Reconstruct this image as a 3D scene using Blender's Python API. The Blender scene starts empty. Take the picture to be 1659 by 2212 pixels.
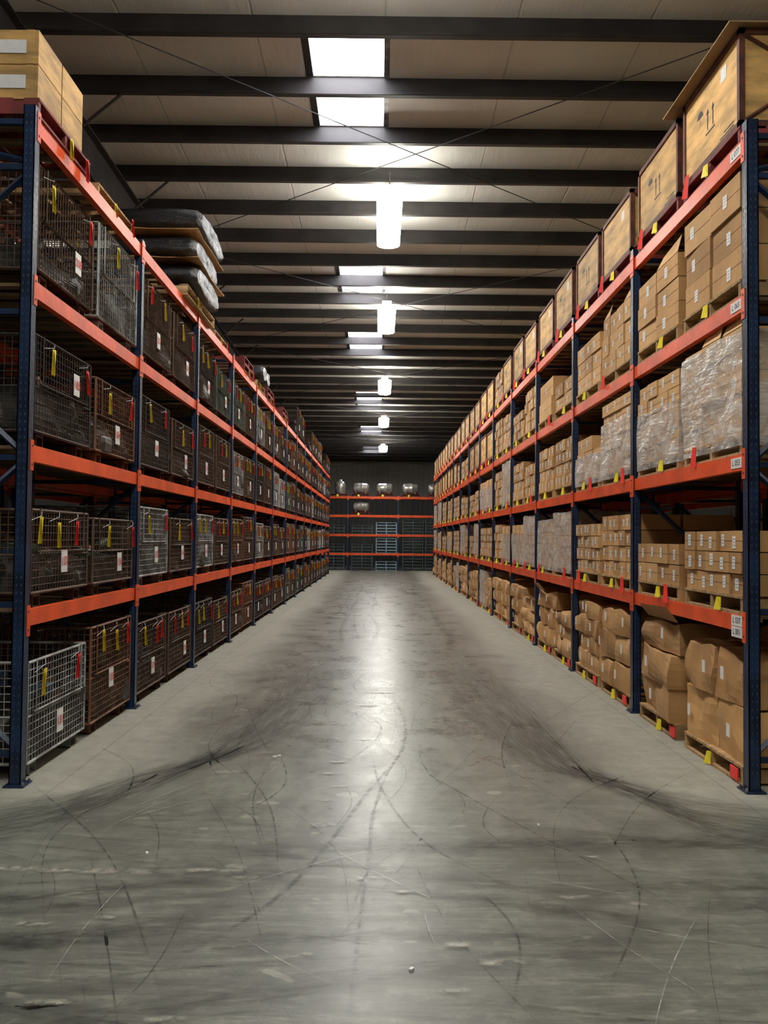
import bpy, math, random
from mathutils import Vector, Matrix, noise
R = random.Random(7)
S = bpy.context.scene
SL = 0.0354           # roof slope
CAMZ = 1.6
def zc(y): return CAMZ + 6.205 - SL*y     # ceiling
def zp(y): return CAMZ + 5.955 - SL*y     # purlin bottom
try:
    S.view_settings.view_transform = 'Standard'
    S.view_settings.look = 'None'
    S.view_settings.exposure = 0.08
except Exception as e:
    print(e)

# ------------------------------------------------------------------ materials
class N:
    def __init__(s, name):
        s.m = bpy.data.materials.new(name); s.m.use_nodes = True
        s.t = s.m.node_tree; s.t.nodes.clear()
        s.out = s.t.nodes.new('ShaderNodeOutputMaterial')
    def n(s, typ, **k):
        nd = s.t.nodes.new(typ)
        for a, b in k.items(): setattr(nd, a, b)
        return nd
    def l(s, a, b): s.t.links.new(a, b)
    def val(s, sock, v):
        if isinstance(v, bpy.types.NodeSocket): s.l(v, sock)
        else: sock.default_value = v
    def math(s, op, a, b=0.0, c=0.0, clamp=False):
        nd = s.n('ShaderNodeMath', operation=op, use_clamp=clamp)
        s.val(nd.inputs[0], a); s.val(nd.inputs[1], b); s.val(nd.inputs[2], c)
        return nd.outputs[0]
    def noise(s, vec, scale, detail=4, rough=.55, dist=0.0, sc=(1,1,1)):
        mp = s.n('ShaderNodeMapping'); mp.inputs['Scale'].default_value = sc
        s.l(vec, mp.inputs['Vector'])
        nd = s.n('ShaderNodeTexNoise')
        nd.inputs['Scale'].default_value = scale; nd.inputs['Detail'].default_value = detail
        nd.inputs['Roughness'].default_value = rough; nd.inputs['Distortion'].default_value = dist
        s.l(mp.outputs[0], nd.inputs['Vector'])
        return nd.outputs['Fac']
    def rng(s, v, a, b, c=0.0, d=1.0):
        nd = s.n('ShaderNodeMapRange'); nd.interpolation_type = 'SMOOTHSTEP'
        s.val(nd.inputs[0], v)
        for i, x in enumerate((a, b, c, d)): nd.inputs[i+1].default_value = x
        return nd.outputs[0]
    def mix(s, f, a, b, typ='MIX'):
        nd = s.n('ShaderNodeMix', data_type='RGBA', blend_type=typ)
        s.val(nd.inputs[0], f); s.val(nd.inputs[6], a); s.val(nd.inputs[7], b)
        return nd.outputs[2]
    def pbr(s, col, rough=.6, metal=0.0, bump=None, bstr=.3, spec=.5):
        p = s.n('ShaderNodeBsdfPrincipled')
        s.val(p.inputs['Base Color'], col); s.val(p.inputs['Roughness'], rough)
        s.val(p.inputs['Metallic'], metal); s.val(p.inputs['Specular IOR Level'], spec)
        if bump is not None:
            b = s.n('ShaderNodeBump'); b.inputs['Strength'].default_value = bstr; b.inputs['Distance'].default_value = .02
            s.l(bump, b.inputs['Height']); s.l(b.outputs[0], p.inputs['Normal'])
        s.l(p.outputs[0], s.out.inputs[0])
        return p
def c4(c): return (c[0], c[1], c[2], 1.0)
def simple(name, col, rough=.6, metal=0.0, var=.25, scale=6, bstr=.1, sc=(1,1,1), dark=None, objrand=0.0, spec=.5):
    b = N(name); tc = b.n('ShaderNodeTexCoord').outputs['Object']
    f = b.noise(tc, scale, sc=sc)
    d = dark if dark else tuple(x*(1-2*var) for x in col)
    h = tuple(min(1, x*(1+var)) for x in col)
    colr = b.mix(b.rng(f, .3, .7), c4(d), c4(h))
    if objrand:
        r = b.n('ShaderNodeObjectInfo').outputs['Random']
        k = b.math('MULTIPLY_ADD', r, objrand*2, 1-objrand)
        cb = b.n('ShaderNodeCombineColor')
        for i in range(3): b.l(k, cb.inputs[i])
        colr = b.mix(1.0, colr, cb.outputs[0], 'MULTIPLY')
    b.pbr(colr, rough, metal, b.noise(tc, scale*6, sc=sc), bstr, spec)
    return b.m

M = {}
M['orange'] = simple('orange_beam_paint', (.80, .092, .018), .40, var=.12, scale=3)
M['blue'] = simple('navy_post_paint', (.008, .024, .068), .36, var=.3, scale=5)
M['hole'] = simple('slot_shadow_steel', (.045, .065, .11), .5, var=.1)
M['steel'] = simple('galvanised_steel', (.25, .25, .24), .45, .6, scale=9)
M['deckw'] = simple('deck_board_wood', (.20, .12, .06), .8, scale=4, sc=(1, 6, 1), objrand=.1)
M['palw'] = simple('pallet_wood', (.40, .25, .11), .8, scale=5, sc=(1, 5, 1), objrand=.15)
M['palr'] = simple('red_pallet_paint', (.20, .025, .022), .7, scale=5)
M['c1'] = simple('cardboard_a', (.54, .305, .118), .75, var=.08, scale=3, objrand=.12)
M['c2'] = simple('cardboard_b', (.60, .355, .148), .75, var=.07, scale=3, objrand=.12)
M['c3'] = simple('cardboard_c', (.43, .235, .09), .78, var=.10, scale=3, objrand=.12)
M['tape'] = simple('parcel_tape', (.42, .24, .10), .35, var=.05)
M['seam'] = simple('carton_gap', (.12, .065, .03), .9, var=.1)
M['white'] = simple('paper_label', (.78, .78, .76), .6, var=.04)
M['yellow'] = simple('yellow_tag_card', (.88, .72, .03), .55, var=.05)
M['red'] = simple('red_tag_card', (.88, .05, .04), .55, var=.05)
M['redink'] = simple('red_ink', (.60, .06, .05), .6, var=.05)
M['ink'] = simple('black_ink', (.02, .02, .02), .6, var=.05)
M['crate'] = simple('crate_plywood', (.66, .39, .125), .6, var=.22, scale=2.2, sc=(1, 1, 4), objrand=.22, bstr=.15)
M['crate2'] = simple('crate_lid_board', (.33, .20, .09), .7, var=.15, scale=2)
M['angle'] = simple('crate_angle_iron', (.13, .040, .022), .6, .2, scale=8)
M['purlin'] = simple('purlin_primer', (.034, .030, .030), .5, var=.2, scale=2)
M['pipe'] = simple('dark_part_metal', (.05, .044, .038), .5, .5, scale=12)
M['rustp'] = simple('rusty_part', (.13, .06, .032), .7, .2, scale=14)
M['greenp'] = simple('green_part', (.05, .09, .055), .6, scale=10)
M['bluep'] = simple('blue_part', (.05, .10, .18), .5, scale=10)
M['redp'] = simple('red_part', (.20, .03, .025), .6, scale=10)
M['greyp'] = simple('grey_part', (.22, .22, .21), .45, .5, scale=10)
M['blackf'] = simple('black_film', (.012, .012, .016), .16, var=.3, scale=10, bstr=.9)
M['palef'] = simple('pale_film', (.50, .53, .58), .2, var=.3, scale=7, bstr=.9)
M['plas'] = simple('blue_grey_plastic', (.28, .42, .52), .5, var=.1)
M['dplas'] = simple('dark_plastic', (.07, .10, .115), .5, var=.15)
M['tank'] = simple('tank_metal', (.44, .43, .41), .35, .5, scale=4)

# wire : object colour
b = N('wire_steel'); tc = b.n('ShaderNodeTexCoord').outputs['Object']
oc = b.n('ShaderNodeObjectInfo').outputs['Color']
f = b.noise(tc, 5)
b.pbr(b.mix(b.rng(f, .35, .65, .0, .7), oc, c4((.06, .032, .02))), .7, .0, spec=.25)
M['wire'] = b.m

# shrink wrap
b = N('shrink_wrap'); tc = b.n('ShaderNodeTexCoord').outputs['Object']
w = b.noise(tc, 3.2, 4, .55, 1.2, sc=(1, 1, 1.5)); w2 = b.noise(tc, 5, 3, .5, .5, sc=(1, 1, 5))
p = b.n('ShaderNodeBsdfPrincipled'); p.inputs['Base Color'].default_value = (.78, .75, .70, 1)
p.inputs['Roughness'].default_value = .2
bp = b.n('ShaderNodeBump'); bp.inputs['Strength'].default_value = .6; bp.inputs['Distance'].default_value = .03
b.l(b.math('ADD', w, b.math('MULTIPLY', w2, .6)), bp.inputs['Height']); b.l(bp.outputs[0], p.inputs['Normal'])
tr = b.n('ShaderNodeBsdfTransparent'); mx = b.n('ShaderNodeMixShader')
b.l(b.math('MAXIMUM', b.rng(w, .40, .64, .34, .70), b.rng(w2, .54, .64, 0, .7)), mx.inputs[0]); b.l(tr.outputs[0], mx.inputs[1]); b.l(p.outputs[0], mx.inputs[2])
b.l(mx.outputs[0], b.out.inputs[0]); M['wrap'] = b.m

def emis(name, col, st):
    b = N(name); e = b.n('ShaderNodeEmission'); e.inputs[0].default_value = c4(col); e.inputs[1].default_value = st
    b.l(e.outputs[0], b.out.inputs[0]); return b.m
M['tube'] = emis('fluorescent_diffuser_glare', (1.0, .96, .85), 46)
M['sky'] = emis('skylight_daylight', (.93, .93, 1.0), 15)
M['fixt'] = simple('fixture_white_enamel', (.7, .7, .68), .4, var=.05)

# ceiling insulation
b = N('ceiling_insulation'); tc = b.n('ShaderNodeTexCoord').outputs['Object']
sx = b.n('ShaderNodeSeparateXYZ'); b.l(tc, sx.inputs[0])
wv = b.math('PINGPONG', sx.outputs[0], .75)
seam = b.rng(wv, 0, .02, 1, 0)
wr = b.noise(tc, 2.0, 5, .6, .6, sc=(3.5, .5, 1))
big = b.noise(tc, .6, 3)
col = b.mix(b.rng(big, .3, .7), (.66, .66, .63, 1), (.80, .80, .77, 1))
col = b.mix(b.math('MULTIPLY', seam, .35), col, (.25, .23, .20, 1))
b.pbr(col, .5, 0, b.math('SUBTRACT', wr, b.math('MULTIPLY', seam, .4)), .7, .3)
M['ceil'] = b.m
# corrugated wall
b = N('corrugated_wall'); tc = b.n('ShaderNodeTexCoord').outputs['Object']
sx = b.n('ShaderNodeSeparateXYZ'); b.l(tc, sx.inputs[0])
s_ = b.math('ADD', sx.outputs[0], sx.outputs[1]); wv = b.math('PINGPONG', s_, .15)
col = b.mix(b.rng(b.noise(tc, .7), .3, .7), (.38, .37, .33, 1), (.50, .49, .44, 1))
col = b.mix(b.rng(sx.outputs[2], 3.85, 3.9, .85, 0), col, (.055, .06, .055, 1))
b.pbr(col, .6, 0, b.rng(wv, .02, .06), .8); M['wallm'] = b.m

# floor
b = N('polished_concrete'); tc = b.n('ShaderNodeTexCoord').outputs['Object']
sx = b.n('ShaderNodeSeparateXYZ'); b.l(tc, sx.inputs[0]); X, Y = sx.outputs[0], sx.outputs[1]
n1 = b.noise(tc, .9, 6, .6); n2 = b.noise(tc, 7, 7, .7); n3 = b.noise(tc, 1.7, 8, .78, .4)
nx = b.noise(tc, 3.4, 8, .80, .3, sc=(.75, 5, 1))
ny = b.noise(tc, 2.6, 8, .80, .3, sc=(3.4, .9, 1))
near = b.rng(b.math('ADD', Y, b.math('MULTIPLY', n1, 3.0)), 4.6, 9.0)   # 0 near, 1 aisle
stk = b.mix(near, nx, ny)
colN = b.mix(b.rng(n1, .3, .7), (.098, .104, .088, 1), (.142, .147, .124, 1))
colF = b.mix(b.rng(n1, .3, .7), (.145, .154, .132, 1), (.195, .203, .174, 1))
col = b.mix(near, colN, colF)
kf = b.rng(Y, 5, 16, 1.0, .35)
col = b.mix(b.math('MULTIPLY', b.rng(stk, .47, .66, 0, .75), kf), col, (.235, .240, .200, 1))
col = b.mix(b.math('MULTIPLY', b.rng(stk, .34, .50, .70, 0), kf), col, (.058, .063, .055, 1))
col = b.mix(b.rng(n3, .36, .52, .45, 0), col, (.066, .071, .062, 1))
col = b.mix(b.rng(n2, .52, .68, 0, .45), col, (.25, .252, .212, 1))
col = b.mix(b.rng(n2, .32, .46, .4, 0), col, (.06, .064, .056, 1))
# fine scratches
for (sc_, rot, st) in (((1.2, 40, 1), .25, .5), ((1.0, 44, 1), -.45, .45), ((1.1, 60, 1), .05, .45), ((36, 1, 1), .12, .45), ((40, 1.2, 1), -.4, .45)):
    mp = b.n('ShaderNodeMapping'); mp.inputs['Rotation'].default_value = (0, 0, rot); b.l(tc, mp.inputs[0])
    sn = b.noise(mp.outputs[0], 1.6, 5, .7, .4, sc=sc_)
    col = b.mix(b.rng(sn, .60, .70, 0, st), col, (.052, .056, .049, 1))
    col = b.mix(b.rng(sn, .28, .36, st*.7, 0), col, (.30, .30, .26, 1))
# clean strips beside the racks
ax = b.math('ADD', b.math('ABSOLUTE', X), b.math('MULTIPLY', b.math('SUBTRACT', n1, .5), .7))
ay = b.math('ADD', Y, b.math('MULTIPLY', b.math('SUBTRACT', n1, .5), 1.0))
strip = b.math('MULTIPLY', b.rng(ax, 1.2, 2.0), b.rng(ay, 4.9, 5.6))
cl = b.mix(b.rng(n2, .3, .7), (.28, .276, .228, 1), (.37, .362, .305, 1))
col = b.mix(b.math('MULTIPLY', strip, .9), col, cl)
# pale patches
vo = b.noise(tc, 3.4, 2, .4, .2, sc=(1, 1.7, 1))
col = b.mix(b.rng(vo, .69, .71, 0, .5), col, (.35, .345, .29, 1))
# joints
jx = b.rng(b.math('PINGPONG', b.math('ADD', X, 2.05), 2.15), 0, .008, 1, 0)
jy = b.rng(b.math('PINGPONG', b.math('ADD', Y, -5.3), 3.8), 0, .008, 1, 0)
col = b.mix(b.math('MULTIPLY', b.math('MAXIMUM', jx, jy), .5), col, (.05, .05, .045, 1))
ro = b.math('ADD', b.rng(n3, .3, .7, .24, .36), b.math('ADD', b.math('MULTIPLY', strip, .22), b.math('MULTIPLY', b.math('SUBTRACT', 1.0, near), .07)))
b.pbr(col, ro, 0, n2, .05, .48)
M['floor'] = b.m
# marks
def markmat(name, col, al, streak=False):
    b = N(name); tc = b.n('ShaderNodeTexCoord'); uv = b.n('ShaderNodeSeparateXYZ'); b.l(tc.outputs['UV'], uv.inputs[0])
    u = b.math('ABSOLUTE', b.math('MULTIPLY_ADD', uv.outputs[0], 2, -1))
    e = b.rng(u, .0, 1.0, 1, 0)
    v = b.math('MULTIPLY', b.rng(uv.outputs[1], 0, .3), b.rng(uv.outputs[1], .7, 1, 1, 0))
    if streak: nz = b.rng(b.noise(tc.outputs['UV'], 3, 6, .7, sc=(3.5, 5, 1)), .36, .66)
    else: nz = b.rng(b.noise(tc.outputs['Object'], 12, 6, .75), .38, .62)
    a = b.math('MULTIPLY', b.math('MULTIPLY', e, v), b.math('MULTIPLY', nz, al))
    p = b.n('ShaderNodeBsdfPrincipled'); p.inputs['Base Color'].default_value = c4(col); p.inputs['Roughness'].default_value = .35
    tr = b.n('ShaderNodeBsdfTransparent'); mx = b.n('ShaderNodeMixShader')
    b.l(a, mx.inputs[0]); b.l(tr.outputs[0], mx.inputs[1]); b.l(p.outputs[0], mx.inputs[2]); b.l(mx.outputs[0], b.out.inputs[0])
    return b.m
M['tyre'] = markmat('tyre_rubber_mark', (.045, .048, .044), .42, True)
M['tyre2'] = markmat('tyre_rubber_line', (.035, .037, .035), .60)
M['chalk'] = markmat('worn_pale_paint', (.40, .39, .33), .85)
M['scr'] = markmat('floor_scratch', (.45, .45, .41), .8)

# ------------------------------------------------------------------ mesh builder
class MB:
    def __init__(s): s.v = []; s.f = []; s.mi = []; s.mats = []; s.uv = {}
    def mid(s, k):
        if k not in s.mats: s.mats.append(k)
        return s.mats.index(k)
    def face(s, idx, k): s.f.append(idx); s.mi.append(s.mid(k))
    def quad(s, pts, k):
        n = len(s.v); s.v += [tuple(p) for p in pts]; s.face(tuple(range(n, n+len(pts))), k)
    def box(s, x0, x1, y0, y1, z0, z1, k, M4=None):
        n = len(s.v)
        P = [(x0,y0,z0),(x1,y0,z0),(x1,y1,z0),(x0,y1,z0),(x0,y0,z1),(x1,y0,z1),(x1,y1,z1),(x0,y1,z1)]
        if M4 is not None: P = [tuple(M4 @ Vector(p)) for p in P]
        s.v += P
        for q in ((0,3,2,1),(4,5,6,7),(0,1,5,4),(1,2,6,5),(2,3,7,6),(3,0,4,7)):
            s.face(tuple(n+i for i in q), k)
    def bar(s, a, c, r, k, n=4, cap=False):
        a = Vector(a); c = Vector(c); d = (c-a).normalized()
        u = d.orthogonal().normalized(); w = d.cross(u)
        o = len(s.v)
        for p in (a, c):
            for i in range(n):
                t = 2*math.pi*(i+.5)/n; s.v.append(tuple(p + (u*math.cos(t)+w*math.sin(t))*r))
        for i in range(n):
            j = (i+1) % n; s.face((o+i, o+j, o+n+j, o+n+i), k)
        if cap:
            s.face(tuple(o+i for i in range(n))[::-1], k); s.face(tuple(o+n+i for i in range(n)), k)
    def lumpy(s, cx, cy, cz, sx, sy, sz, k, rz=0, amp=.02, seg=3, sag=0.0, rnd=R, fq=4.0, crush=0.0):
        """deformed cuboid"""
        off = Vector((rnd.random()*50, rnd.random()*50, rnd.random()*50)); ca, sa = math.cos(rz), math.sin(rz)
        idx = {}
        crn = {(a, c): rnd.random()*crush for a in (0, 1) for c in (0, 1)}
        def vid(i, j, l):
            if (i, j, l) in idx: return idx[(i, j, l)]
            a, c, e = i/seg, j/seg, l/seg
            p = Vector(((a-.5)*sx, (c-.5)*sy, e*sz))
            nz = noise.noise_vector(Vector((p.x*fq, p.y*fq, p.z*fq))+off)
            bul = 1 + sag*math.sin(math.pi*e)*.6 + sag*(1-e)*.3
            dz = -(crn[0,0]*(1-a)*(1-c)+crn[1,0]*a*(1-c)+crn[0,1]*(1-a)*c+crn[1,1]*a*c)*sz*e
            p = Vector((p.x*bul + nz.x*amp, p.y*bul + nz.y*amp, p.z + dz + (nz.z*amp if l > 0 else 0) - sag*.25*sz*e*math.sin(math.pi*a)*math.sin(math.pi*c)))
            p = Vector((cx + p.x*ca - p.y*sa, cy + p.x*sa + p.y*ca, cz + p.z))
            s.v.append(tuple(p)); idx[(i, j, l)] = len(s.v)-1; return idx[(i, j, l)]
        for i in range(seg):
            for j in range(seg):
                s.face((vid(i,j,0), vid(i,j+1,0), vid(i+1,j+1,0), vid(i+1,j,0)), k)
                s.face((vid(i,j,seg), vid(i+1,j,seg), vid(i+1,j+1,seg), vid(i,j+1,seg)), k)
                s.face((vid(i,0,j), vid(i+1,0,j), vid(i+1,0,j+1), vid(i,0,j+1)), k)
                s.face((vid(i,seg,j), vid(i,seg,j+1), vid(i+1,seg,j+1), vid(i+1,seg,j)), k)
                s.face((vid(0,i,j), vid(0,i,j+1), vid(0,i+1,j+1), vid(0,i+1,j)), k)
                s.face((vid(seg,i,j), vid(seg,i+1,j), vid(seg,i+1,j+1), vid(seg,i,j+1)), k)
    def mesh(s, name, smooth=False):
        me = bpy.data.meshes.new(name); me.from_pydata(s.v, [], s.f)
        for k in s.mats: me.materials.append(M[k])
        me.polygons.foreach_set('material_index', s.mi)
        if smooth: me.polygons.foreach_set('use_smooth', [True]*len(s.f))
        me.update(); return me
def obj(name, me, loc=(0,0,0), rz=0, parent=None, color=None):
    o = bpy.data.objects.new(name, me); o.location = loc; o.rotation_euler = (0, 0, rz)
    S.collection.objects.link(o)
    if parent: o.parent = parent
    if color: o.color = c4(color)
    return o

# ------------------------------------------------------------------ room shell
XW, Y0, Y1 = 11.0, -9.0, 50.0
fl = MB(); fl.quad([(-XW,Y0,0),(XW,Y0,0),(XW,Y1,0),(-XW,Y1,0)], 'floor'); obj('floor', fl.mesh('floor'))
sky_r = [(9.56,10.72),(10.78,11.94),(16.95,19.2),(22.1,24.6),(30.2,32.6),(37.0,39.4),(43.5,45.2),(3.0,5.4),(-3.6,-1.2)]
SX0, SX1 = -.90, -.01
ce = MB()
def cq(x0,x1,y0,y1,dz=0,k='ceil'): ce.quad([(x0,y0,zc(y0)+dz),(x0,y1,zc(y1)+dz),(x1,y1,zc(y1)+dz),(x1,y0,zc(y0)+dz)], k)
cq(-XW, SX0, Y0, Y1); cq(SX1, XW, Y0, Y1)
yy = Y0
for a, c in sorted(sky_r): cq(SX0, SX1, yy, a); yy = c
cq(SX0, SX1, yy, Y1)
obj('ceiling', ce.mesh('ceiling'))
for i, (a, c) in enumerate(sorted(sky_r)):
    k = MB()
    nseg = 12
    for j in range(nseg):
        xa, xb = SX0+(SX1-SX0)*j/nseg, SX0+(SX1-SX0)*(j+1)/nseg
        h0 = .05 + .02*(j % 2); h1 = .05 + .02*((j+1) % 2)
        k.quad([(xa,a,zc(a)+h0),(xa,c,zc(c)+h0),(xb,c,zc(c)+h1),(xb,a,zc(a)+h1)], 'sky')
    for x in (SX0, SX1):
        k.quad([(x,a,zc(a)),(x,c,zc(c)),(x,c,zc(c)+.08),(x,a,zc(a)+.08)], 'steel')
    for y in (a, c):
        k.quad([(SX0,y,zc(y)),(SX1,y,zc(y)),(SX1,y,zc(y)+.08),(SX0,y,zc(y)+.08)], 'steel')
    for x0, x1 in ((SX0-.09, SX0-.005), (SX1+.005, SX1+.07)):
        k.quad([(x0,a,zc(a)-.012),(x0,c,zc(c)-.012),(x1,c,zc(c)-.012),(x1,a,zc(a)-.012)], 'steel' if x0 > -.5 else 'purlin')
    obj('window_%d' % (i+1), k.mesh('skylight'))
def wall(name, pts):
    w = MB(); w.quad(pts, 'wallm'); obj(name, w.mesh(name))
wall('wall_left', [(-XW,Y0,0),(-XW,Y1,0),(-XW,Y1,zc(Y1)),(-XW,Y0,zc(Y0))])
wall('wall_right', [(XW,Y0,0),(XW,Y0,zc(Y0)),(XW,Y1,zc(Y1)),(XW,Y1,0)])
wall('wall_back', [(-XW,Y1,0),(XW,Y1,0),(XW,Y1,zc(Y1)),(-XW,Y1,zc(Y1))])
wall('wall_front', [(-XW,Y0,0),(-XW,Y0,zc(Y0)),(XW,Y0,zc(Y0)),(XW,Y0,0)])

# purlins (made shallower further down to let the far skylights' light show)
pu = MB(); k = -15; py = 10.75 + k*1.222
while py < Y1-.3:
    if py > Y0+.3:
        z = zc(py) - (.25 if py < 20 else (.21 if py < 28 else .17))
        pu.box(-XW+.02, XW-.02, py-.008, py+.008, z, zc(py)-.004, 'purlin')
        pu.box(-XW+.02, XW-.02, py-.07, py+.008, z-.006, z+.008, 'purlin')
        pu.box(-XW+.02, XW-.02, py-.076, py-.066, z, z+.03, 'purlin')
    py += 1.222
obj('roof_purlin', pu.mesh('purlins'))
ra = MB()
for x in (-4.08, 4.9):
    for dz0, dz1, hw in ((0, .02, .10), (-.62, -.60, .10), (-.60, 0, .006)):
        P = []
        for y in (Y0+.1, Y1-.1):
            for xx in (x-hw, x+hw):
                for dz in (dz0, dz1): P.append((xx, y, zp(y)-.03+dz))
        n = len(ra.v); ra.v += P
        for q in ((0,1,3,2),(4,6,7,5),(0,4,5,1),(2,3,7,6),(0,2,6,4),(1,5,7,3)): ra.face(tuple(n+i for i in q), 'purlin')
    y = 10.75-1.222*6
    while y < Y1-2:
        for sg in (-1, 1):
            ra.bar((x+sg*.05, y, zp(y)-.60), (x+sg*.75, y, zp(y)-.0), .02, 'purlin')
        y += 1.222*2
obj('roof_rafter', ra.mesh('rafters'))
ro_ = MB()
for i in range(-1, 6):
    ya, yb = 8.6+i*7.0, 8.6+(i+1)*7.0
    ro_.bar((-3.98, ya, zp(ya)-.05), (4.8, yb, zp(yb)-.05), .007, 'purlin', 5)
    ro_.bar((-3.98, yb, zp(yb)-.08), (4.8, ya, zp(ya)-.08), .007, 'purlin', 5)
    ro_.bar((-4.2, ya, zp(ya)-.05), (-10.6, yb, zp(yb)-.05), .007, 'purlin', 5)
    ro_.bar((-4.2, yb, zp(yb)-.08), (-10.6, ya, zp(ya)-.08), .007, 'purlin', 5)
obj('roof_brace_rod', ro_.mesh('rods'))

# light fixtures
def fixture_mesh():
    m = MB()
    m.box(-.10, .10, -1.18, 1.18, .035, .10, 'fixt')
    rings = [(-1.24, .25), (-1.22, .7), (-1.16, 1.0), (1.16, 1.0), (1.22, .7), (1.24, .25)]; n = 10  # glowing lens shaped wide and round to stand in for lamp glare
    o = len(m.v)
    for (y, s_) in rings:
        for i in range(n):
            t = 2*math.pi*i/n; m.v.append((.195*s_*math.cos(t), y, -.01+.045*s_*math.sin(t)))
    for a in range(len(rings)-1):
        for i in range(n):
            j = (i+1) % n; m.face((o+a*n+i, o+a*n+j, o+(a+1)*n+j, o+(a+1)*n+i), 'tube')
    m.face(tuple(o+i for i in range(n)), 'tube'); m.face(tuple(o+(len(rings)-1)*n+i for i in range(n))[::-1], 'tube')
    for y in (-1.0, 1.0):
        m.bar((0, y, .09), (0, y, .36), .006, 'steel', 4)
    return m.mesh('fixture')
fm = fixture_mesh()
for y in (13.7, 19.2, 26.4, 32.8, 40.0, 7.0, 0.5, -6.0):  # the last three, out of view, are added for ambient light
    obj('fluorescent_light_fixture', fm, (.09, y, CAMZ+5.58-SL*y))
for x in (-7.4, 8.0):  # unseen side-aisle fixtures, added for background light
    for y in (4.0, 17.0):
        obj('fluorescent_light_fixture', fm, (x, y, CAMZ+5.58-SL*y))

# ------------------------------------------------------------------ racks
BAY = 2.53; YR = 5.58; NB = 13
def rack(m, levels, depth, top, y0, nb, bay=BAY, deck=True, holes=True, brace=True):
    """local: aisle face x=0, body to +x; runs along y."""
    pw = .085
    for k in range(nb+1):
        y = y0 + k*bay
        for x in (0.0, depth-.075):
            m.box(x, x+.006, y-pw/2, y+pw/2, .012, top, 'blue')
            m.box(x, x+.075, y-pw/2, y-pw/2+.006, .012, top, 'blue')
            m.box(x, x+.075, y+pw/2-.006, y+pw/2, .012, top, 'blue')
            m.box(x+.069, x+.075, y-pw/2, y+pw/2, .012, top, 'blue')
            m.quad([(x,y-pw/2,top),(x+.075,y-pw/2,top),(x+.075,y+pw/2,top),(x,y+pw/2,top)], 'hole')
            m.box(x-.03, x+.10, y-.075, y+.075, 0, .012, 'blue')
            m.bar((x-.018, y-.05, .012), (x-.018, y-.05, .03), .009, 'steel', 6, True)
            m.bar((x-.018, y+.05, .012), (x-.018, y+.05, .03), .009, 'steel', 6, True)
            if holes and k < 5:
                z = .12
                while z < top-.05:
                    for sx in (.022, .052):
                        m.quad([(x+sx-.005,y-pw/2-.0012,z),(x+sx+.005,y-pw/2-.0012,z),(x+sx+.003,y-pw/2-.0012,z+.018),(x+sx-.003,y-pw/2-.0012,z+.018)], 'hole')
                    for sy in (-.02, .02):
                        m.quad([(x-.0012,y+sy-.006,z),(x-.0012,y+sy-.004,z+.022),(x-.0012,y+sy+.004,z+.022),(x-.0012,y+sy+.006,z)], 'hole')
                    z += .05
        if brace:
            zz = .2; up = True; n = 0
            while zz < top-.3:
                z2 = min(zz+.95, top-.1)
                m.box(.07, depth-.07, y-.018, y+.018, zz-.018, zz+.018, 'blue')
                a, c = ((.06, zz+.04), (depth-.06, z2-.04))
                if not up: a, c = ((depth-.06, zz+.04), (.06, z2-.04))
                m.bar((a[0], y, a[1]), (c[0], y, c[1]), .022, 'blue'); up = not up; zz = z2
            m.box(.07, depth-.07, y-.018, y+.018, zz-.018, zz+.018, 'blue')
    for k in range(nb):
        ya, yb = y0+k*bay+pw/2, y0+(k+1)*bay-pw/2
        for L in levels:
            for x in (.012, depth-.062):
                m.box(x, x+.05, ya+.002, yb-.002, L-.108, L, 'orange')
                m.box(x+.012, x+.04, ya+.01, yb-.01, L-.101, L-.1, 'hole')
            for y, sg in ((ya, 1), (yb, -1)):
                for x in (-.004, depth-.004):
                    ys = sorted((y-sg*.045, y+sg*.006))
                    m.box(x, x+.008, ys[0], ys[1], L-.17, L+.03, 'orange')
                    for zz in (L-.13, L-.01):
                        m.bar((x-.003, y-sg*.02, zz), (x, y-sg*.02, zz), .008, 'hole', 6, True)
            if deck:
                y = ya+.06
                while y < yb-.1:
                    m.box(.065, depth-.065, y, y+.09, L-.022, L, 'deckw'); y += .235
LV_L = [1.115, 2.19, 3.27, 4.35]; LV_R = [1.115, 2.18, 3.23, 4.27]
XL, XR, DEP = -2.27, 2.365, 1.07
def rack_obj(levels, x, rz, top, **kw):
    m = MB()
    if rz: # mirrored about x (left side)
        rack(m, levels, DEP, top, YR, NB, **kw)
        m.v = [(-v[0], v[1], v[2]) for v in m.v]; m.f = [tuple(reversed(f)) for f in m.f]
    else: rack(m, levels, DEP, top, YR, NB, **kw)
    return obj('pallet_rack', m.mesh('rack'), (x, 0, 0))
rackL = rack_obj(LV_L, XL, 1, 4.40)
rackR = rack_obj(LV_R, XR, 0, 4.36)
rack_obj(LV_L, XL-DEP-.18, 1, 4.40, holes=False)
rack_obj(LV_R, XR+DEP+.18, 0, 4.36, holes=False)

# end rack (faces camera)
mb = MB(); LB = [.86, 1.80, 2.76, 3.68]
rack(mb, LB, DEP, 3.75, -6.62, 5, bay=2.5, deck=True, holes=False)
mb.v = [(v[1], v[0], v[2]) for v in mb.v]; mb.f = [tuple(reversed(f)) for f in mb.f]
obj('pallet_rack', mb.mesh('rack_end'), (0, 43.0, 0))

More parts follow.
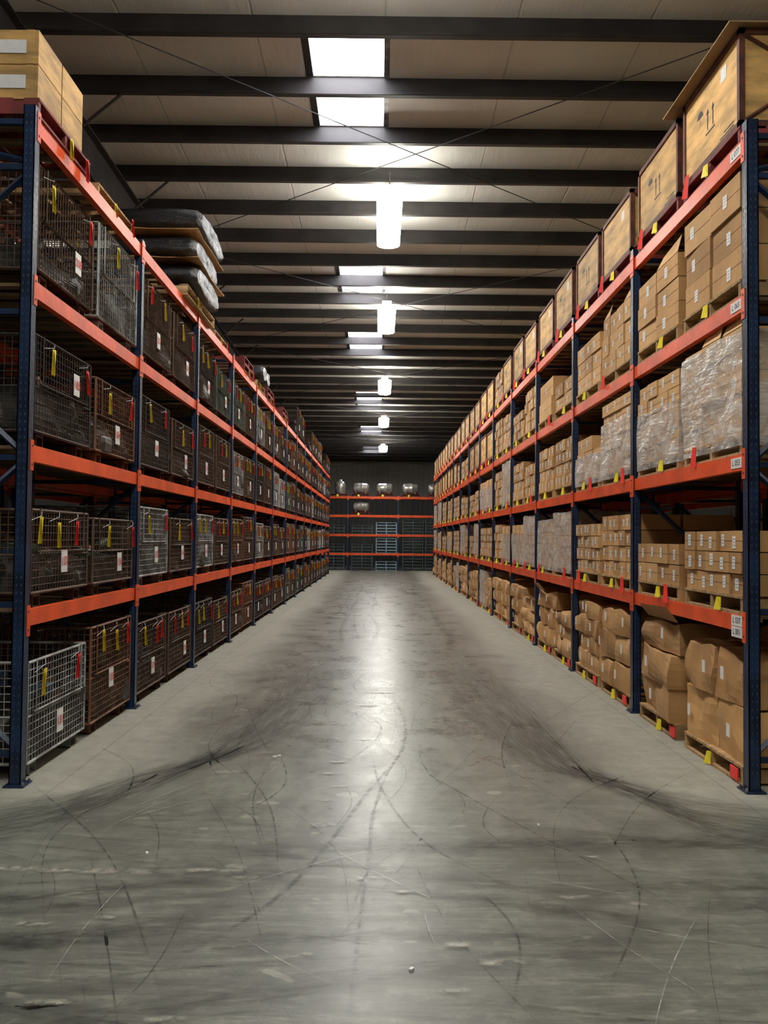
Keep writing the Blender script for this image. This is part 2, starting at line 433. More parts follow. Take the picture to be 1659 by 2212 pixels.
# ------------------------------------------------------------------ loads (local: aisle face x=0, body +x, y centred, z from 0)
def pallet(m, y0, y1, k='palw', D=1.0, z=0.0, h=.125, x0=0.0):
    for y in (y0, (y0+y1)/2-.02, y1-.04): m.box(x0+.005, x0+D, y, y+.04, z+.018, z+h-.018, k)
    n = 6
    for i in range(n):
        x = x0 + i*(D-.1)/(n-1); m.box(x, x+.1, y0, y1, z+h-.018, z+h, k)
    for i in range(3):
        x = x0 + i*(D-.1)/2; m.box(x, x+.1, y0, y1, z, z+.018, k)
def tag(m, y, z, k, w=.055, h=.16, x=-.02, tilt=0.0):
    t = math.tan(tilt)*h
    m.quad([(x,y-w/2+t,z-h),(x,y-w/2,z),(x-.012,y+w/2,z),(x-.03,y+w/2+t,z-h)], k)
    m.quad([(x,y+w/2+t,z-h),(x,y+w/2,z),(x+.002,y-w/2,z),(x+.002,y-w/2+t,z-h)], k)
def stack(seed, L=1.08, D=.98, H=.7, ny=3, nz=3, nx=2, crumple=0, label=True, wrap=None, pal='palw', drop=0, lab=(.055,.07), tags=True, flaps=False):
    r = random.Random(seed); m = MB(); pallet(m, -L/2, L/2, pal)
    zb = .125; bx, by, bz = D/nx, L/ny, H/nz
    for l in range(nz):
        for j in range(ny):
            for i in range(nx):
                if l == nz-1 and drop and ((j*nx+i+seed) % 3 < drop) : continue
                if not (i == 0 or j in (0, ny-1) or l == nz-1 or l >= nz-2): continue
                kk = r.choice(('c1', 'c1', 'c2', 'c3'))
                if wrap: kk = 'c2'
                cx, cy, cz = (i+.5)*bx+.01, -L/2+(j+.5)*by, zb+l*bz
                if crumple:
                    rz = r.uniform(-.10, .10)*crumple; cx += r.uniform(-.03, .03); cy += r.uniform(-.02, .02)
                    m.lumpy(cx, cy, cz, bx*.95, by*.94, bz*1.0, kk, rz, amp=.040*crumple, seg=5, sag=.06*crumple, rnd=r, fq=3.6, crush=.20*crumple if l == nz-1 else .04)
                    if label and i == 0:
                        x = cx - bx/2*1.03 - .026; y = cy + r.uniform(-.3, .3)*by; z = cz + bz*.4
                        m.quad([(x,y-.03,z),(x,y-.03,z+.09),(x,y+.03,z+.09),(x,y+.03,z)], 'white')
                    if flaps and l == nz-1 and r.random() < .7:
                        z = cz+bz*.95; y0, y1 = cy-by*.42, cy+by*.42; a = r.uniform(.3, .8)
                        m.quad([(cx-bx*.45,y0,z),(cx-bx*.45,y1,z+.0),(cx-bx*.45-.08,y1,z+.16*a),(cx-bx*.45-.10,y0,z+.2*a)], 'c3')
                else:
                    rz = r.uniform(-.03, .03) if not wrap else 0
                    T = Matrix.Translation((cx + r.uniform(-.014, .014), cy, cz)) @ Matrix.Rotation(rz, 4, 'Z')
                    hx, hy = bx*.49, by*.485
                    m.box(-hx, hx, -hy, hy, .001, bz-.006, kk, T)
                    m.box(-hx-.0012, -hx+.002, -hy*.98, hy*.98, bz*.5-.0012, bz*.5+.0012, 'seam', T)
                    if l == nz-1: m.box(-hx, hx, -.022, .022, bz-.006, bz-.005, 'tape', T)
                    if label and i == 0:
                        y = hy*r.uniform(-.25, .45); z = bz*.5-lab[1]/2 + r.uniform(-.1, .1)*bz
                        q = [(-hx-.0025,y-lab[0]/2,z),(-hx-.0025,y-lab[0]/2,z+lab[1]),(-hx-.0025,y+lab[0]/2,z+lab[1]),(-hx-.0025,y+lab[0]/2,z)]
                        m.quad([T @ Vector(p) for p in q], 'white')
                        for t_ in (.25, .5, .75):
                            q = [(-hx-.0035,y-lab[0]*.38,z+lab[1]*t_),(-hx-.0035,y-lab[0]*.38,z+lab[1]*t_+.003),(-hx-.0035,y+lab[0]*.3,z+lab[1]*t_+.003),(-hx-.0035,y+lab[0]*.3,z+lab[1]*t_)]
                            m.quad([T @ Vector(p) for p in q], 'ink')
                    if flaps and l == nz-1 and r.random() < .5:
                        q = [(-hx,-hy,bz),(-hx,hy,bz),(-hx*.75,hy,bz+.12),(-hx*.85,-hy,bz+.14)]
                        m.quad([T @ Vector(p) for p in q], 'c2')
    if wrap:
        hh = H*wrap
        m.lumpy(D/2+.01, 0, .06, D+.03, L+.03, hh+.09, 'wrap', 0, amp=.02, seg=8, rnd=r)
    if tags:
        if r.random() < .8: tag(m, r.uniform(-.25, .05), .10, 'yellow', .05, .09, -.012, r.uniform(-.2, .2))
        if crumple:
            y = -r.uniform(.28, .45); m.box(-.012, -.002, y-.06, y+.06, .022, .10, 'red')
        elif r.random() < .6: tag(m, r.uniform(.2, .45)*(1 if r.random() < .6 else -1), .13, 'red', .04, .15, -.014, r.uniform(-.2, .3))
    return m.mesh('carton_stack')

def crate(seed, L=1.08, D=1.02, H=.64, lid=False, style=0):
    r = random.Random(seed); m = MB(); pallet(m, -L/2, L/2, 'palr'); z0, z1 = .125, .125+H
    h = L/2
    m.box(.012, D-.012, -h+.012, h-.012, z0, z1, 'crate')
    w = .04
    for y in (-h, h-w):
        for x in (0, D-w):
            m.box(x, x+w, y, y+w, z0, z1+.005, 'angle')
        for z in (z0, z1-w+.008): m.box(0, D, y, y+w, z, z+w, 'angle')
    for x in (0, D-w):
        for z in (z0, z1-w+.008): m.box(x, x+w, -h, h, z, z+w, 'angle')
    for y in (-h+.004, h-.004):
        m.bar((.03, y, z0+.03), (D*.5, y, (z0+z1)/2+.02), .014, 'angle'); m.bar((D*.5, y, (z0+z1)/2+.02), (D-.03, y, z0+.03), .014, 'angle')
        m.bar((.03, y, z1-.03), (D*.5, y, (z0+z1)/2+.02), .014, 'angle'); m.bar((D-.03, y, z1-.03), (D*.5, y, (z0+z1)/2+.02), .014, 'angle')
        m.box(D*.5-.02, D*.5+.02, y-.012, y+.012, z0, z1, 'angle')
    x = .0105
    def q(y0, y1, a, c): m.quad([(x,y0,a),(x,y0,c),(x,y1,c),(x,y1,a)], 'ink')
    zc_ = z0+H*.38
    if style < 2:
        for yy in (-.05, .05):
            q(yy-.009, yy+.009, zc_, zc_+.13)
            m.quad([(x,yy-.025,zc_+.12),(x,yy,zc_+.165),(x,yy+.025,zc_+.12)], 'ink')
        q(-.09, .09, zc_-.03, zc_-.018)
        P = [(x, .20+.06*math.cos(t*math.pi/8), zc_+.16+.05*math.sin(t*math.pi/8)) for t in range(9)]
        m.quad(P[::-1], 'ink'); q(.197, .203, zc_+.10, zc_+.165)
        q(-.42, -.18, z0+.06, z0+.07); q(-.42, -.25, z0+.085, z0+.095)
    if r.random() < .5: m.quad([(x-.001, -.3, z1-.2),(x-.001,-.3,z1-.1),(x-.001,-.2,z1-.1),(x-.001,-.2,z1-.2)], 'white')
    if lid:
        m.box(-.09, D+.05, -h-.06, h+.22, z1+.012, z1+.022, 'crate2')
    else:
        m.box(.01, D-.01, -h+.01, h-.01, z1, z1+.012, 'crate')
    tag(m, r.uniform(-.2, .2), .10, 'yellow', .055, .09, -.012)
    tag(m, r.uniform(.25, .45), .18, 'red', .045, .17, -.014, .2)
    return m.mesh('crate')

def container(seed, L=1.09, D=1.0, H=.62, tags=(('yellow', -.2), ('red', .1)), card=(.1, .3), fill=.6, gate=True, top_items=False):
    r = random.Random(seed); m = MB(); h = L/2; zf = .10; zt = zf+H
    for y in (-h+.10, h-.22):
        m.box(.02, D-.02, y, y+.12, zf-.03, zf-.012, 'wire')
        for x in (.02, D-.10):
            m.box(x, x+.08, y, y+.008, 0, zf-.03, 'wire'); m.box(x, x+.08, y+.112, y+.12, 0, zf-.03, 'wire'); m.box(x, x+.08, y, y+.12, 0, .008, 'wire')
    fr = .011
    for z in (zf, zt):
        for x in (0, D): m.bar((x,-h,z), (x,h,z), fr, 'wire', 4)
        for y in (-h, h): m.bar((0,y,z), (D,y,z), fr, 'wire', 4)
    for x in (0, D):
        for y in (-h, h): m.bar((x,y,zf), (x,y,zt), fr, 'wire', 4)
    rw = .0032; sp = .048
    n = int(L/sp)
    for i in range(1, n):
        y = -h + L*i/n
        for x in (0, D): m.bar((x,y,zf), (x,y,zt), rw, 'wire', 4)
        m.bar((0,y,zf), (D,y,zf), rw, 'wire', 4)
    n = int(D/sp)
    for i in range(1, n):
        x = D*i/n
        for y in (-h, h): m.bar((x,y,zf), (x,y,zt), rw, 'wire', 4)
    n = int(H/sp)
    for i in range(1, n):
        z = zf + H*i/n; rr = rw if i != n//2 else .008
        for x in (0, D): m.bar((x,-h,z), (x,h,z), rr, 'wire', 4)
        for y in (-h, h): m.bar((0,y,z), (D,y,z), rr, 'wire', 4)
    if gate:
        m.bar((-.012,-h+.08,zf+H*.5), (-.012,h-.08,zf+H*.5), .007, 'wire', 4)
        for y in (-h+.12, h-.12): m.bar((-.014,y,zf+H*.5), (-.014,y,zt+.01), .006, 'wire', 4)
    m.box(.01, D-.01, -h+.01, h-.01, zf+.004, zf+.008, 'pipe')
    cols = ('pipe', 'pipe', 'pipe', 'rustp', 'rustp', 'rustp', 'greyp', 'greenp', 'bluep', 'redp')
    hh = H*fill
    m.lumpy(D/2, 0, zf+.01, D*.92, L*.92, hh*.75, 'pipe', amp=.10, seg=6, rnd=r)
    for i in range(34):
        kk = r.choice(cols); x, y = r.uniform(.1, D-.1), r.uniform(-h+.12, h-.12); z = zf+.05+r.random()*hh
        d = Vector((r.uniform(-1, 1), r.uniform(-1, 1), r.uniform(-.5, .5))).normalized()*r.uniform(.06, .13)
        c = Vector((min(max(x, .17), D-.17), min(max(y, -h+.17), h-.17), z+.03))
        if r.random() < .6: m.bar(c-d*.8, c+d*.8, r.uniform(.02, .05), kk, 8, True)
        else: m.lumpy(c.x, c.y, c.z-.04, r.uniform(.08, .2), r.uniform(.08, .2), r.uniform(.05, .12), kk, r.random()*3, amp=.02, seg=2, rnd=r)
    for (k, y) in tags:
        ty = r.uniform(-.15, .25); tag(m, y, zt-.03-r.random()*.05, k, .062, .18, -.03, ty)
        m.bar((-.005, y-.06, zt-.0), (-.03, y, zt-.03), .0015, 'white', 4); m.bar((-.03, y, zt-.035), (-.02, y+.16, zt-.07), .0015, 'white', 4)
    if card:
        y, z = card
        m.quad([(-.02,y-.06,z),(-.018,y-.06,z+.16),(-.018,y+.06,z+.16),(-.02,y+.06,z)], 'white')
        m.quad([(-.016,y+.06,z),(-.016,y+.06,z+.16),(-.016,y-.06,z+.16),(-.016,y-.06,z)], 'white')
    return m.mesh('container')

# ---- text helper
def text(body, size, mat, loc, facing, parent=None, name='printed_number', bold=.0):
    cu = bpy.data.curves.new(name, 'FONT'); cu.body = body; cu.size = size; cu.align_x = 'CENTER'; cu.align_y = 'CENTER'
    cu.offset = bold; cu.resolution_u = 3
    cu.materials.append(M[mat]); o = bpy.data.objects.new(name, cu); S.collection.objects.link(o); o.location = loc
    o.rotation_euler = (math.radians(90), 0, math.radians(facing))
    if parent: o.parent = parent
    return o

def slots(k): y = YR + k*BAY; return (y+.655, y+1.875)

# ---- LEFT side containers
BR, DK, GY, GN, RU = (.11,.070,.050), (.05,.042,.038), (.36,.37,.36), (.10,.14,.11), (.19,.09,.05)
def cont_place(me, y, z, color, num=None, card=None):
    o = obj('wire_mesh_container', me, (XL-.03, y, z), math.pi, color=color)
    if num: text(num, .085, 'redink', (-.0235, card[0], card[1]+.08), -90, o, 'number', .0015)
    return o
cdef = [
 (0,0,0,.66,.55,GY,(('yellow',.32),('red',-.34)),(.0,.20),'131'),
 (0,0,1,.76,.55,RU,(('yellow',.30),('yellow',-.05),('red',-.38)),(.05,.32),'133'),
 (0,1,0,.55,.55,BR,(('yellow',.44),('yellow',.12),('red',-.25)),(-.02,.22),'157'),
 (0,1,1,.52,.45,BR,(('yellow',.20),('red',-.48)),(-.12,.18),'156'),
 (0,2,0,.64,.60,DK,(('yellow',.28),('red',-.40)),(-.2,.45),'185'),
 (0,2,1,.58,.50,RU,(('yellow',.25),('red',-.38)),(.0,.20),'184'),
 (0,3,0,.70,.35,BR,(('yellow',.35),('red',-.42)),(-.18,.28),'208'),
 (0,3,1,.76,.45,GY,(('yellow',.10),('red',-.48)),None,None),
 (1,1,0,.66,.5,GY,(('yellow',.28),('red',-.42)),(-.05,.22),'155'),
 (1,0,0,.66,.5,BR,(('yellow',.35),('red',-.3),('red',-.1)),(.0,.22),'129'),
 (1,0,1,.66,.5,BR,(('yellow',.0),('red',.35),('red',-.3)),(-.2,.22),'128'),
 (1,1,1,.58,.5,BR,(('yellow',.2),('red',-.4)),(-.0,.22),'154'),
 (1,2,0,.66,.5,DK,(('yellow',.3),('red',-.3)),(-.0,.22),'183'),
 (1,2,1,.60,.5,BR,(('yellow',.1),('red',-.4)),(-.1,.2),'182'),
 (1,3,0,.72,.5,BR,(('yellow',-.2),('red',.3)),(.0,.24),'207'),
 (1,3,1,.70,.5,BR,(('yellow',.2),('red',-.3)),(-.1,.22),'206'),
]
Zl = [0.0]+LV_L
done = set()
for i, (bk, lv, sl, H, fill, col, tg, card, num) in enumerate(cdef):
    me = container(100+i, H=H, fill=fill, tags=tg, card=card)
    cont_place(me, slots(bk)[sl], Zl[lv], col, num, card); done.add((bk, lv, sl))
CV = []
for i in range(8):
    tg = [(('yellow',.3),('red',-.3)), (('yellow',.1),('red',-.4),('yellow',.4)), (('yellow',-.1),('red',.2)), (('red',.3),('yellow',.0),('red',-.35))][i % 4]
    CV.append(container(200+i, H=(.6,.66,.72,.64)[i % 4], fill=(.5,.7,.4)[i % 3], tags=tg, card=((-.1+.05*(i % 4)), .22)))
nxt = {0:127, 1:153, 2:181, 3:205}
for k in range(1, NB):
    for lv in range(4):
        for sl in range(2):
            if (k, lv, sl) in done: continue
            me = R.choice(CV)
            col = R.choice((BR, BR, DK, DK, RU, GY, GN, BR))
            o = cont_place(me, slots(k)[sl]+R.uniform(-.015, .015), Zl[lv], col)
            if k < 4:
                i = CV.index(me); text(str(nxt[lv]), .085, 'redink', (-.0235, (-.1+.05*(i % 4)), .30), -90, o, 'number', .0015)
                nxt[lv] -= 1
for k in range(0, NB):
    for lv in range(5):
        for sl in range(2):
            if R.random() < .75:
                o = obj('wire_mesh_container', R.choice(CV), (XL-DEP-.18-.03, slots(k)[sl], Zl[lv]), math.pi, color=R.choice((BR, DK, RU)))
# top of left rack
zt = LV_L[3]
m = MB(); pallet(m, -.50, .50, 'palr', .98)
for a, c in ((.07, .48), (-.36, .05)):
    for l in range(2):
        z = .127+l*.235
        m.box(.02, .96, a, c, z, z+.228, 'crate')
        for x in (.05, .9): m.box(x, x+.05, a-.004, c+.004, z-.0, z+.229, 'crate')
        m.box(.10, .34, c+.004, c+.005, z+.07, z+.16, 'white')
tag(m, -.05, .10, 'yellow', .07, .14); tag(m, -.38, .1, 'red', .06, .17)
o = obj('wooden_box_stack', m.mesh('wooden_boxes'), (XL, 6.10, zt), math.pi)
# wrapped rolls
def rolls(seed, nl=3, nc=2, L=1.6, r0=.17):
    r = random.Random(seed); m = MB(); pallet(m, -L/2, L/2, 'palw', .98)
    z = .13
    for l in range(nl):
        for c in range(nc):
            cy = -L/2 + (c+.5)*L/nc; ry = L/nc/2*.99; rz_ = r0*r.uniform(.95, 1.0); n = 24
            x0, x1 = -.08+r.uniform(-.05, .05), .95
            rings = [(x0, .0), (x0-.01, .45), (x0, .82), (x0+.05, .97), (x0+.3, 1.0), (x1-.05, .97), (x1, .8), (x1, 0)]
            o = len(m.v)
            for (x, s_) in rings:
                for i in range(n):
                    t = 2*math.pi*i/n; w = 1+.05*math.sin(5*t+seed+l)+r.uniform(-.02, .02)
                    cc, ss = math.cos(t), math.sin(t)
                    m.v.append((x+r.uniform(-.008, .008), cy+ry*s_*w*math.copysign(abs(cc)**.8, cc), z+rz_+rz_*s_*w*math.copysign(abs(ss)**.8, ss)))
            for a in range(len(rings)-1):
                kk = 'palef' if a < 2 else 'blackf'
                for i in range(n):
                    j = (i+1) % n; m.face((o+a*n+i, o+a*n+j, o+(a+1)*n+j, o+(a+1)*n+i), kk)
        z += 2*r0
        if l < nl-1: m.lumpy(.46, 0, z-.004, 1.14, L*1.0, .010, 'c3', amp=.04, seg=4, rnd=r)
        z += .012
    tag(m, .3, .1, 'yellow', .07, .12)
    return m.mesh('wrapped_rolls', True)
obj('shrink_wrapped_roll_stack', rolls(3, 3, 1, 1.6, .155), (XL+.05, 10.55, zt), math.pi)
obj('shrink_wrapped_roll_stack', rolls(9, 1, 2, 1.1, .14), (XL, 16.2, zt), math.pi)
m = MB(); pallet(m, -.5, .5, 'palr'); pallet(m, -.5, .5, 'palr', z=.127); tag(m, .1, .1, 'yellow', .07, .12); tag(m, -.4, .15, 'red', .06, .17)
pme = m.mesh('red_pallets')
for y in (14.7, 17.6, 20.3): obj('wooden_pallet', pme, (XL, y, zt), math.pi)
for k in (7, 9, 10, 12):
    for sl in (0, 1): obj('wire_mesh_container', R.choice(CV), (XL-.03, slots(k)[sl], zt), math.pi, color=R.choice((BR, DK)))
m = MB(); pallet(m, -.5, .5, 'palw'); tag(m, .1, .1, 'yellow', .07, .12); tag(m, -.4, .15, 'red', .06, .17); pw1 = m.mesh('wood_pallet')
for y in (7.45, 12.4): obj('wooden_pallet', pw1, (XL-.05, y, zt), math.pi)

# ---- RIGHT side loads
Zr = [0.0]+LV_R
def rp(name, me, k, sl, lv, dx=0.0):
    return obj(name, me, (XR+.02+dx, slots(k)[sl]+R.uniform(-.01, .01), Zr[lv]))
BX = 'cardboard_box_stack'; WX = 'shrink_wrapped_box_stack'; CX = 'plywood_crate'
near = {
 (0,0,0):(BX, stack(1, H=.74, ny=2, nz=2, nx=2, crumple=1.15)),
 (0,0,1):(BX, stack(2, H=.82, ny=1, nz=3, nx=2, L=.95, crumple=1.15, flaps=True)),
 (1,0,0):(BX, stack(3, H=.80, ny=2, nz=3, nx=2, crumple=1.1)),
 (1,0,1):(BX, stack(4, H=.78, ny=2, nz=4, nx=2, crumple=1.0)),
 (2,0,0):(BX, stack(5, H=.55, ny=2, nz=3, nx=2, crumple=1.3)),
 (2,0,1):(BX, stack(6, H=.75, ny=2, nz=3, nx=2, crumple=1.4, flaps=True)),
 (3,0,0):(BX, stack(7, H=.55, ny=2, nz=3, nx=2, crumple=1.5, flaps=True)),
 (0,1,0):(BX, stack(11, H=.44, ny=5, nz=3, nx=2, lab=(.055,.085))),
 (0,1,1):(BX, stack(12, H=.34, ny=4, nz=2, nx=2, lab=(.05,.085))),
 (1,1,0):(BX, stack(13, H=.62, ny=5, nz=4, nx=2)),
 (1,1,1):(BX, stack(14, H=.55, ny=6, nz=4, nx=2)),
 (2,1,0):(WX, stack(15, H=.70, ny=3, nz=5, nx=2, wrap=1)),
 (2,1,1):(WX, stack(16, H=.62, ny=3, nz=4, nx=2, wrap=1)),
 (0,2,0):(WX, stack(21, H=.74, ny=3, nz=5, nx=2, wrap=.93, flaps=True)),
 (0,2,1):(WX, stack(22, H=.70, ny=4, nz=5, nx=2, wrap=.6)),
 (1,2,0):(WX, stack(23, H=.74, ny=3, nz=6, nx=2, wrap=.68)),
 (1,2,1):(WX, stack(24, H=.50, ny=3, nz=3, nx=2, wrap=.5, drop=1)),
 (0,3,0):(BX, stack(31, H=.74, ny=2, nz=3, nx=3, lab=(.07,.09))),
 (0,3,1):(BX, stack(32, H=.60, ny=2, nz=3, nx=2, lab=(.07,.09), flaps=True)),
 (1,3,0):(BX, stack(33, H=.62, ny=4, nz=3, nx=2, lab=(.05,.06), flaps=True)),
 (1,3,1):(BX, stack(34, H=.56, ny=3, nz=3, nx=2)),
 (2,3,0):(BX, stack(35, H=.34, ny=2, nz=2, nx=2, drop=1)),
 (2,3,1):(BX, stack(36, H=.55, ny=1, nz=2, nx=2)),
}
for (k, lv, sl), (nm, me) in near.items():
    rp(nm, me, k, sl, lv)
VF = [(BX, stack(40+i, H=(.6,.75,.7)[i], ny=2, nz=3, nx=2, crumple=1.1)) for i in range(3)]
VS = [(BX, stack(50+i, H=(.5,.62,.45,.66)[i], ny=(4,5,3,4)[i], nz=(3,4,3,4)[i], nx=2)) for i in range(4)]
VW = [(WX, stack(60+i, H=(.72,.62,.74)[i], ny=3, nz=(5,4,5)[i], nx=2, wrap=(1,.7,1)[i])) for i in range(3)]
VC = [(CX, crate(70+i, H=(.62,.64,.60)[i], style=i)) for i in range(3)]
for k in range(NB):
    for lv in range(4):
        for sl in range(2):
            if (k, lv, sl) in near: continue
            if lv == 0: nm, me = R.choice(VF+VF+VW[:1])
            elif lv == 1: nm, me = R.choice(VS+VW)
            elif lv == 2: nm, me = R.choice(VS+VW+VS)
            else: nm, me = R.choice(VS+VS[:2]) if k < 5 else R.choice(VC+VS[:1])
            rp(nm, me, k, sl, lv)
rp(CX, crate(80, H=.66, lid=True), 0, 0, 4); rp(CX, crate(81, H=.64), 0, 1, 4)
for k in range(1, NB):
    for sl in range(2):
        if k == 4 and sl == 1:
            rp(*VS[1], k, sl, 4); continue
        rp(*R.choice(VC), k, sl, 4)
for k in range(NB):
    for lv in range(5):
        for sl in range(2):
            if R.random() < .65:
                nm, me = R.choice(VS+VC+VF)
                obj(nm, me, (XR+DEP+.18+.02, slots(k)[sl], Zr[lv]))
def blabel(y, z, t):
    m = MB(); m.box(XR+.0085, XR+.0115, y-.085, y+.085, z-.035, z+.035, 'white'); o = obj('location_label', m.mesh('label'))
    text(t, .055, 'ink', (XR+.0078, y, z), -90, o, 'lettering', .0006)
blabel(5.745, 2.125, 'L 053'); blabel(5.745, 1.075, 'L 037'); blabel(5.745, 1.0, 'L 001'); blabel(5.745, 3.18, 'L 065'); blabel(5.745, 4.22, 'L 077')

# ---- end rack loads
def pstack(n, k):
    m = MB()
    for i in range(n): pallet(m, -.52, .52, k, z=i*.15, h=.145)
    return m.mesh('plastic_pallets')
p5, p2, d5, d3 = pstack(5, 'plas'), pstack(3, 'plas'), pstack(5, 'dplas'), pstack(3, 'dplas')
def endp(name, me, x, z): obj(name, me, (x, 43.02, z), math.pi/2)
endp('plastic_pallet_stack', pstack(4, 'plas'), .30, 1.80); endp('plastic_pallet_stack', p5, .30, .86)
endp('plastic_pallet_stack', p2, .30, 0)
for x in (1.62, 2.74, -.9, -2.3):
    for z in (0, .86, 1.8): endp('plastic_pallet_stack', d5 if (x > 0 or z == 0) else d3, x, z)
def tankm(seed, up=False):
    m = MB(); pallet(m, -.45, .45, 'palr', .9)
    n = 20
    if up: prof = [(.13, 0), (.13, .2), (.17, .25), (.35, .27), (.6, .27), (.75, .22), (.78, .1), (.86, .1), (.87, 0)]
    else: prof = [(-.42, 0), (-.41, .15), (-.36, .23), (-.3, .27), (-.1, .275), (-.08, .29), (-.06, .275), (.1, .275), (.3, .27), (.36, .23), (.41, .15), (.42, 0)]
    o = len(m.v)
    for (a, r) in prof:
        for i in range(n):
            t = 2*math.pi*i/n
            m.v.append((.45+r*math.cos(t), r*math.sin(t), a) if up else (.45+r*math.cos(t), a, .13+.29+r*math.sin(t)))
    for a in range(len(prof)-1):
        for i in range(n):
            j = (i+1) % n; m.face((o+a*n+i, o+a*n+j, o+(a+1)*n+j, o+(a+1)*n+i), 'tank')
    if not up:
        for y in (-.25, .22): m.box(.2, .7, y, y+.04, .125, .22, 'palw')
    tag(m, .1, .1, 'yellow', .1, .12)
    return m.mesh('tank', True)
t1, t2 = tankm(1), tankm(2, True)
for x, t in ((-2.05, t2), (-1.0, t1), (.2, t1), (1.5, t1), (2.8, t1), (-3.4, t1)): endp('steel_tank', t, x, LB[3])
endp('steel_tank', t1, -1.0, LB[2])

# ------------------------------------------------------------------ floor marks
mm = MB(); uvs = []
def ribbon(pts, w, k, z):
    P = [Vector(p) for p in pts]; P = [P[0]*2-P[1]] + P + [P[-1]*2-P[-2]]
    C = []
    for i in range(1, len(P)-2):
        for t in range(10):
            t /= 10.0
            C.append(.5*((2*P[i]) + (P[i+1]-P[i-1])*t + (2*P[i-1]-5*P[i]+4*P[i+1]-P[i+2])*t*t + (3*P[i]-P[i-1]-3*P[i+1]+P[i+2])*t*t*t))
    C.append(P[-2]); n = len(C); L = []
    for i in range(n):
        d = (C[min(i+1, n-1)]-C[max(i-1, 0)]).normalized(); nn = Vector((-d.y, d.x))*w/2
        L.append((C[i]+nn, C[i]-nn))
    for i in range(n-1):
        (a, c), (e, f) = L[i], L[i+1]
        mm.quad([(a.x,a.y,z),(c.x,c.y,z),(f.x,f.y,z),(e.x,e.y,z)], k)
        uvs.extend([(0, i/(n-1)), (1, i/(n-1)), (1, (i+1)/(n-1)), (0, (i+1)/(n-1))])
zz = .0008; rr = random.Random(5)
def rb(pts, w, k='tyre'):
    global zz
    zz += .00003; ribbon(pts, w, k, zz)
for d in (0, .35, .7, 1.1):
    rb([(-3.6, 4.0+d*.6), (-2.1, 4.62+d*.5), (-1.5, 5.5+d*.4), (-1.15+d*.3, 6.9), (-1.0+d*.4, 9.2), (-.8+d*.3, 15)], .24+.1*rr.random())
    rb([(3.7, 4.1+d*.6), (2.1, 4.62+d*.6), (1.72-d*.2, 5.25+d*.6), (1.40-d*.3, 6.4), (1.35-d*.5, 8.9), (1.0-d*.4, 15)], .24+.1*rr.random())
rb([(-.9, 3.1), (-.42, 3.95), (-.06, 5.5), (.18, 6.6), (.22, 7.8), (.05, 9.6)], .045, 'tyre2')
rb([(-.1, 2.6), (-.05, 4.2), (.02, 5.6), (.3, 7.2)], .03, 'tyre2')
rb([(.7, 3.9), (.25, 4.6), (.02, 5.6), (-.05, 6.6)], .03, 'tyre2')
rb([(-.25, 8.2), (.02, 7.4), (-.1, 6.6), (-.35, 6.0)], .03, 'tyre2')
for i in range(80):
    x0 = rr.uniform(-1.5, 1.5); y0 = rr.uniform(2.4, 9); a = rr.uniform(-.5, .5); L = rr.uniform(1.0, 3.5); cv = rr.uniform(-.3, .3)
    rb([(x0, y0), (x0+L*.5*math.sin(a), y0+L*.5*math.cos(a)), (x0+L*math.sin(a+cv), y0+L*math.cos(a+cv))], rr.choice((.006, .009, .012, .018)), 'tyre2')
for i in range(60):
    x0 = rr.uniform(-2.2, 2.2); y0 = rr.uniform(2.0, 4.9); a = rr.uniform(-.35, .35); L = rr.uniform(1.0, 3.0); wd = rr.choice((.006, .01, .015, .16, .26))
    rb([(x0-L/2, y0-a*L/2), (x0, y0+rr.uniform(-.08, .08)), (x0+L/2, y0+a*L/2)], wd, 'tyre' if wd > .1 else 'tyre2')
for i in range(20):
    x0 = rr.uniform(-1.3, 1.3); y0 = rr.uniform(8, 30); L = rr.uniform(3, 8)
    rb([(x0, y0), (x0+rr.uniform(-.2, .2), y0+L/2), (x0+rr.uniform(-.3, .3), y0+L)], rr.choice((.05, .12, .22)))
rb([(-2.6, 4.25), (-1.6, 4.18), (-.85, 4.14)], .12, 'chalk')
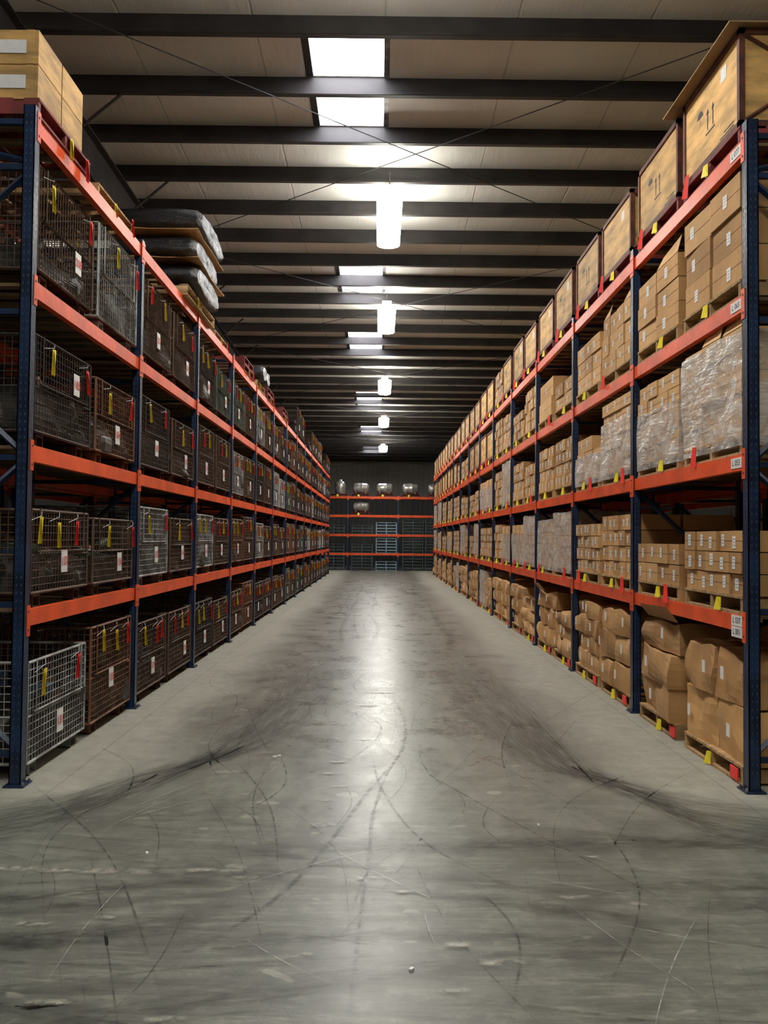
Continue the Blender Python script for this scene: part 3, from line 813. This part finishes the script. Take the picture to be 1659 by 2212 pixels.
for (x, y, w, L) in ((-.62,4.1,.06,.16),(.35,2.62,.05,.12),(-.25,5.6,.05,.14),(-.33,5.3,.05,.12),(.12,3.95,.05,.1),(-1.4,3.6,.06,.2),(-.3,3.35,.05,.14),(-.05,4.1,.05,.12),(1.1,4.4,.04,.1),(.28,3.1,.05,.15),(-.1,6.9,.05,.25),(.02,7.6,.05,.22),
                     (.32,3.44,.07,.14),(.47,3.3,.08,.22),(-1.14,3.66,.06,.14),(-.84,4.18,.08,.18),(-.31,4.85,.08,.18),(-.30,5.9,.08,.18),(-.28,6.2,.07,.16),(.9,3.9,.06,.2),(-.7,2.9,.06,.2),(-1.1,3.0,.06,.25),(0,9,.15,.4),(-.1,8.3,.12,.3)):
    rb([(x-L/2, y-.004), (x, y), (x+L/2, y+.008)], w, 'chalk')
for i in range(30):
    x0 = rr.uniform(-1.8, 1.8); y0 = rr.uniform(2.2, 8); a = rr.uniform(-1.5, 1.5); L = rr.uniform(.3, 1.6)
    rb([(x0, y0), (x0+L*.5*math.sin(a), y0+L*.5*math.cos(a)), (x0+L*math.sin(a+.05), y0+L*math.cos(a+.05))], .008, 'scr')
mk = mm.mesh('marks'); uvl = mk.uv_layers.new(name='UVMap')
for i, u in enumerate(uvs): uvl.data[i].uv = u
obj('tyre_marks', mk)
m = MB()
for (x, y, s_) in ((-1.16, 4.40, .012), (.90, 4.88, .010), (.13, 3.25, .012), (-.75, 6.3, .02), (-.72, 6.35, .015)):
    m.lumpy(x, y, .001, s_*1.6, s_, s_*.8, 'white', rr.random()*3, amp=.004, seg=2, rnd=rr)
obj('paper_scrap', m.mesh('scraps'))

# ------------------------------------------------------------------ camera, world
w = bpy.data.worlds.new('World'); S.world = w; w.use_nodes = True
w.node_tree.nodes['Background'].inputs[0].default_value = (.5, .6, .8, 1); w.node_tree.nodes['Background'].inputs[1].default_value = .3
cam = bpy.data.cameras.new('Camera'); cam.sensor_fit = 'VERTICAL'; cam.sensor_height = 36.0; cam.lens = 1864/2212*36
co = bpy.data.objects.new('Camera', cam); S.collection.objects.link(co)
co.matrix_world = Matrix.Translation((0, 0, CAMZ)) @ Matrix.Rotation(math.radians(-.23), 4, 'Z') @ Matrix.Rotation(math.radians(91.75), 4, 'X') @ Matrix.Rotation(math.radians(.55), 4, 'Z')
cam.clip_end = 200; S.camera = co
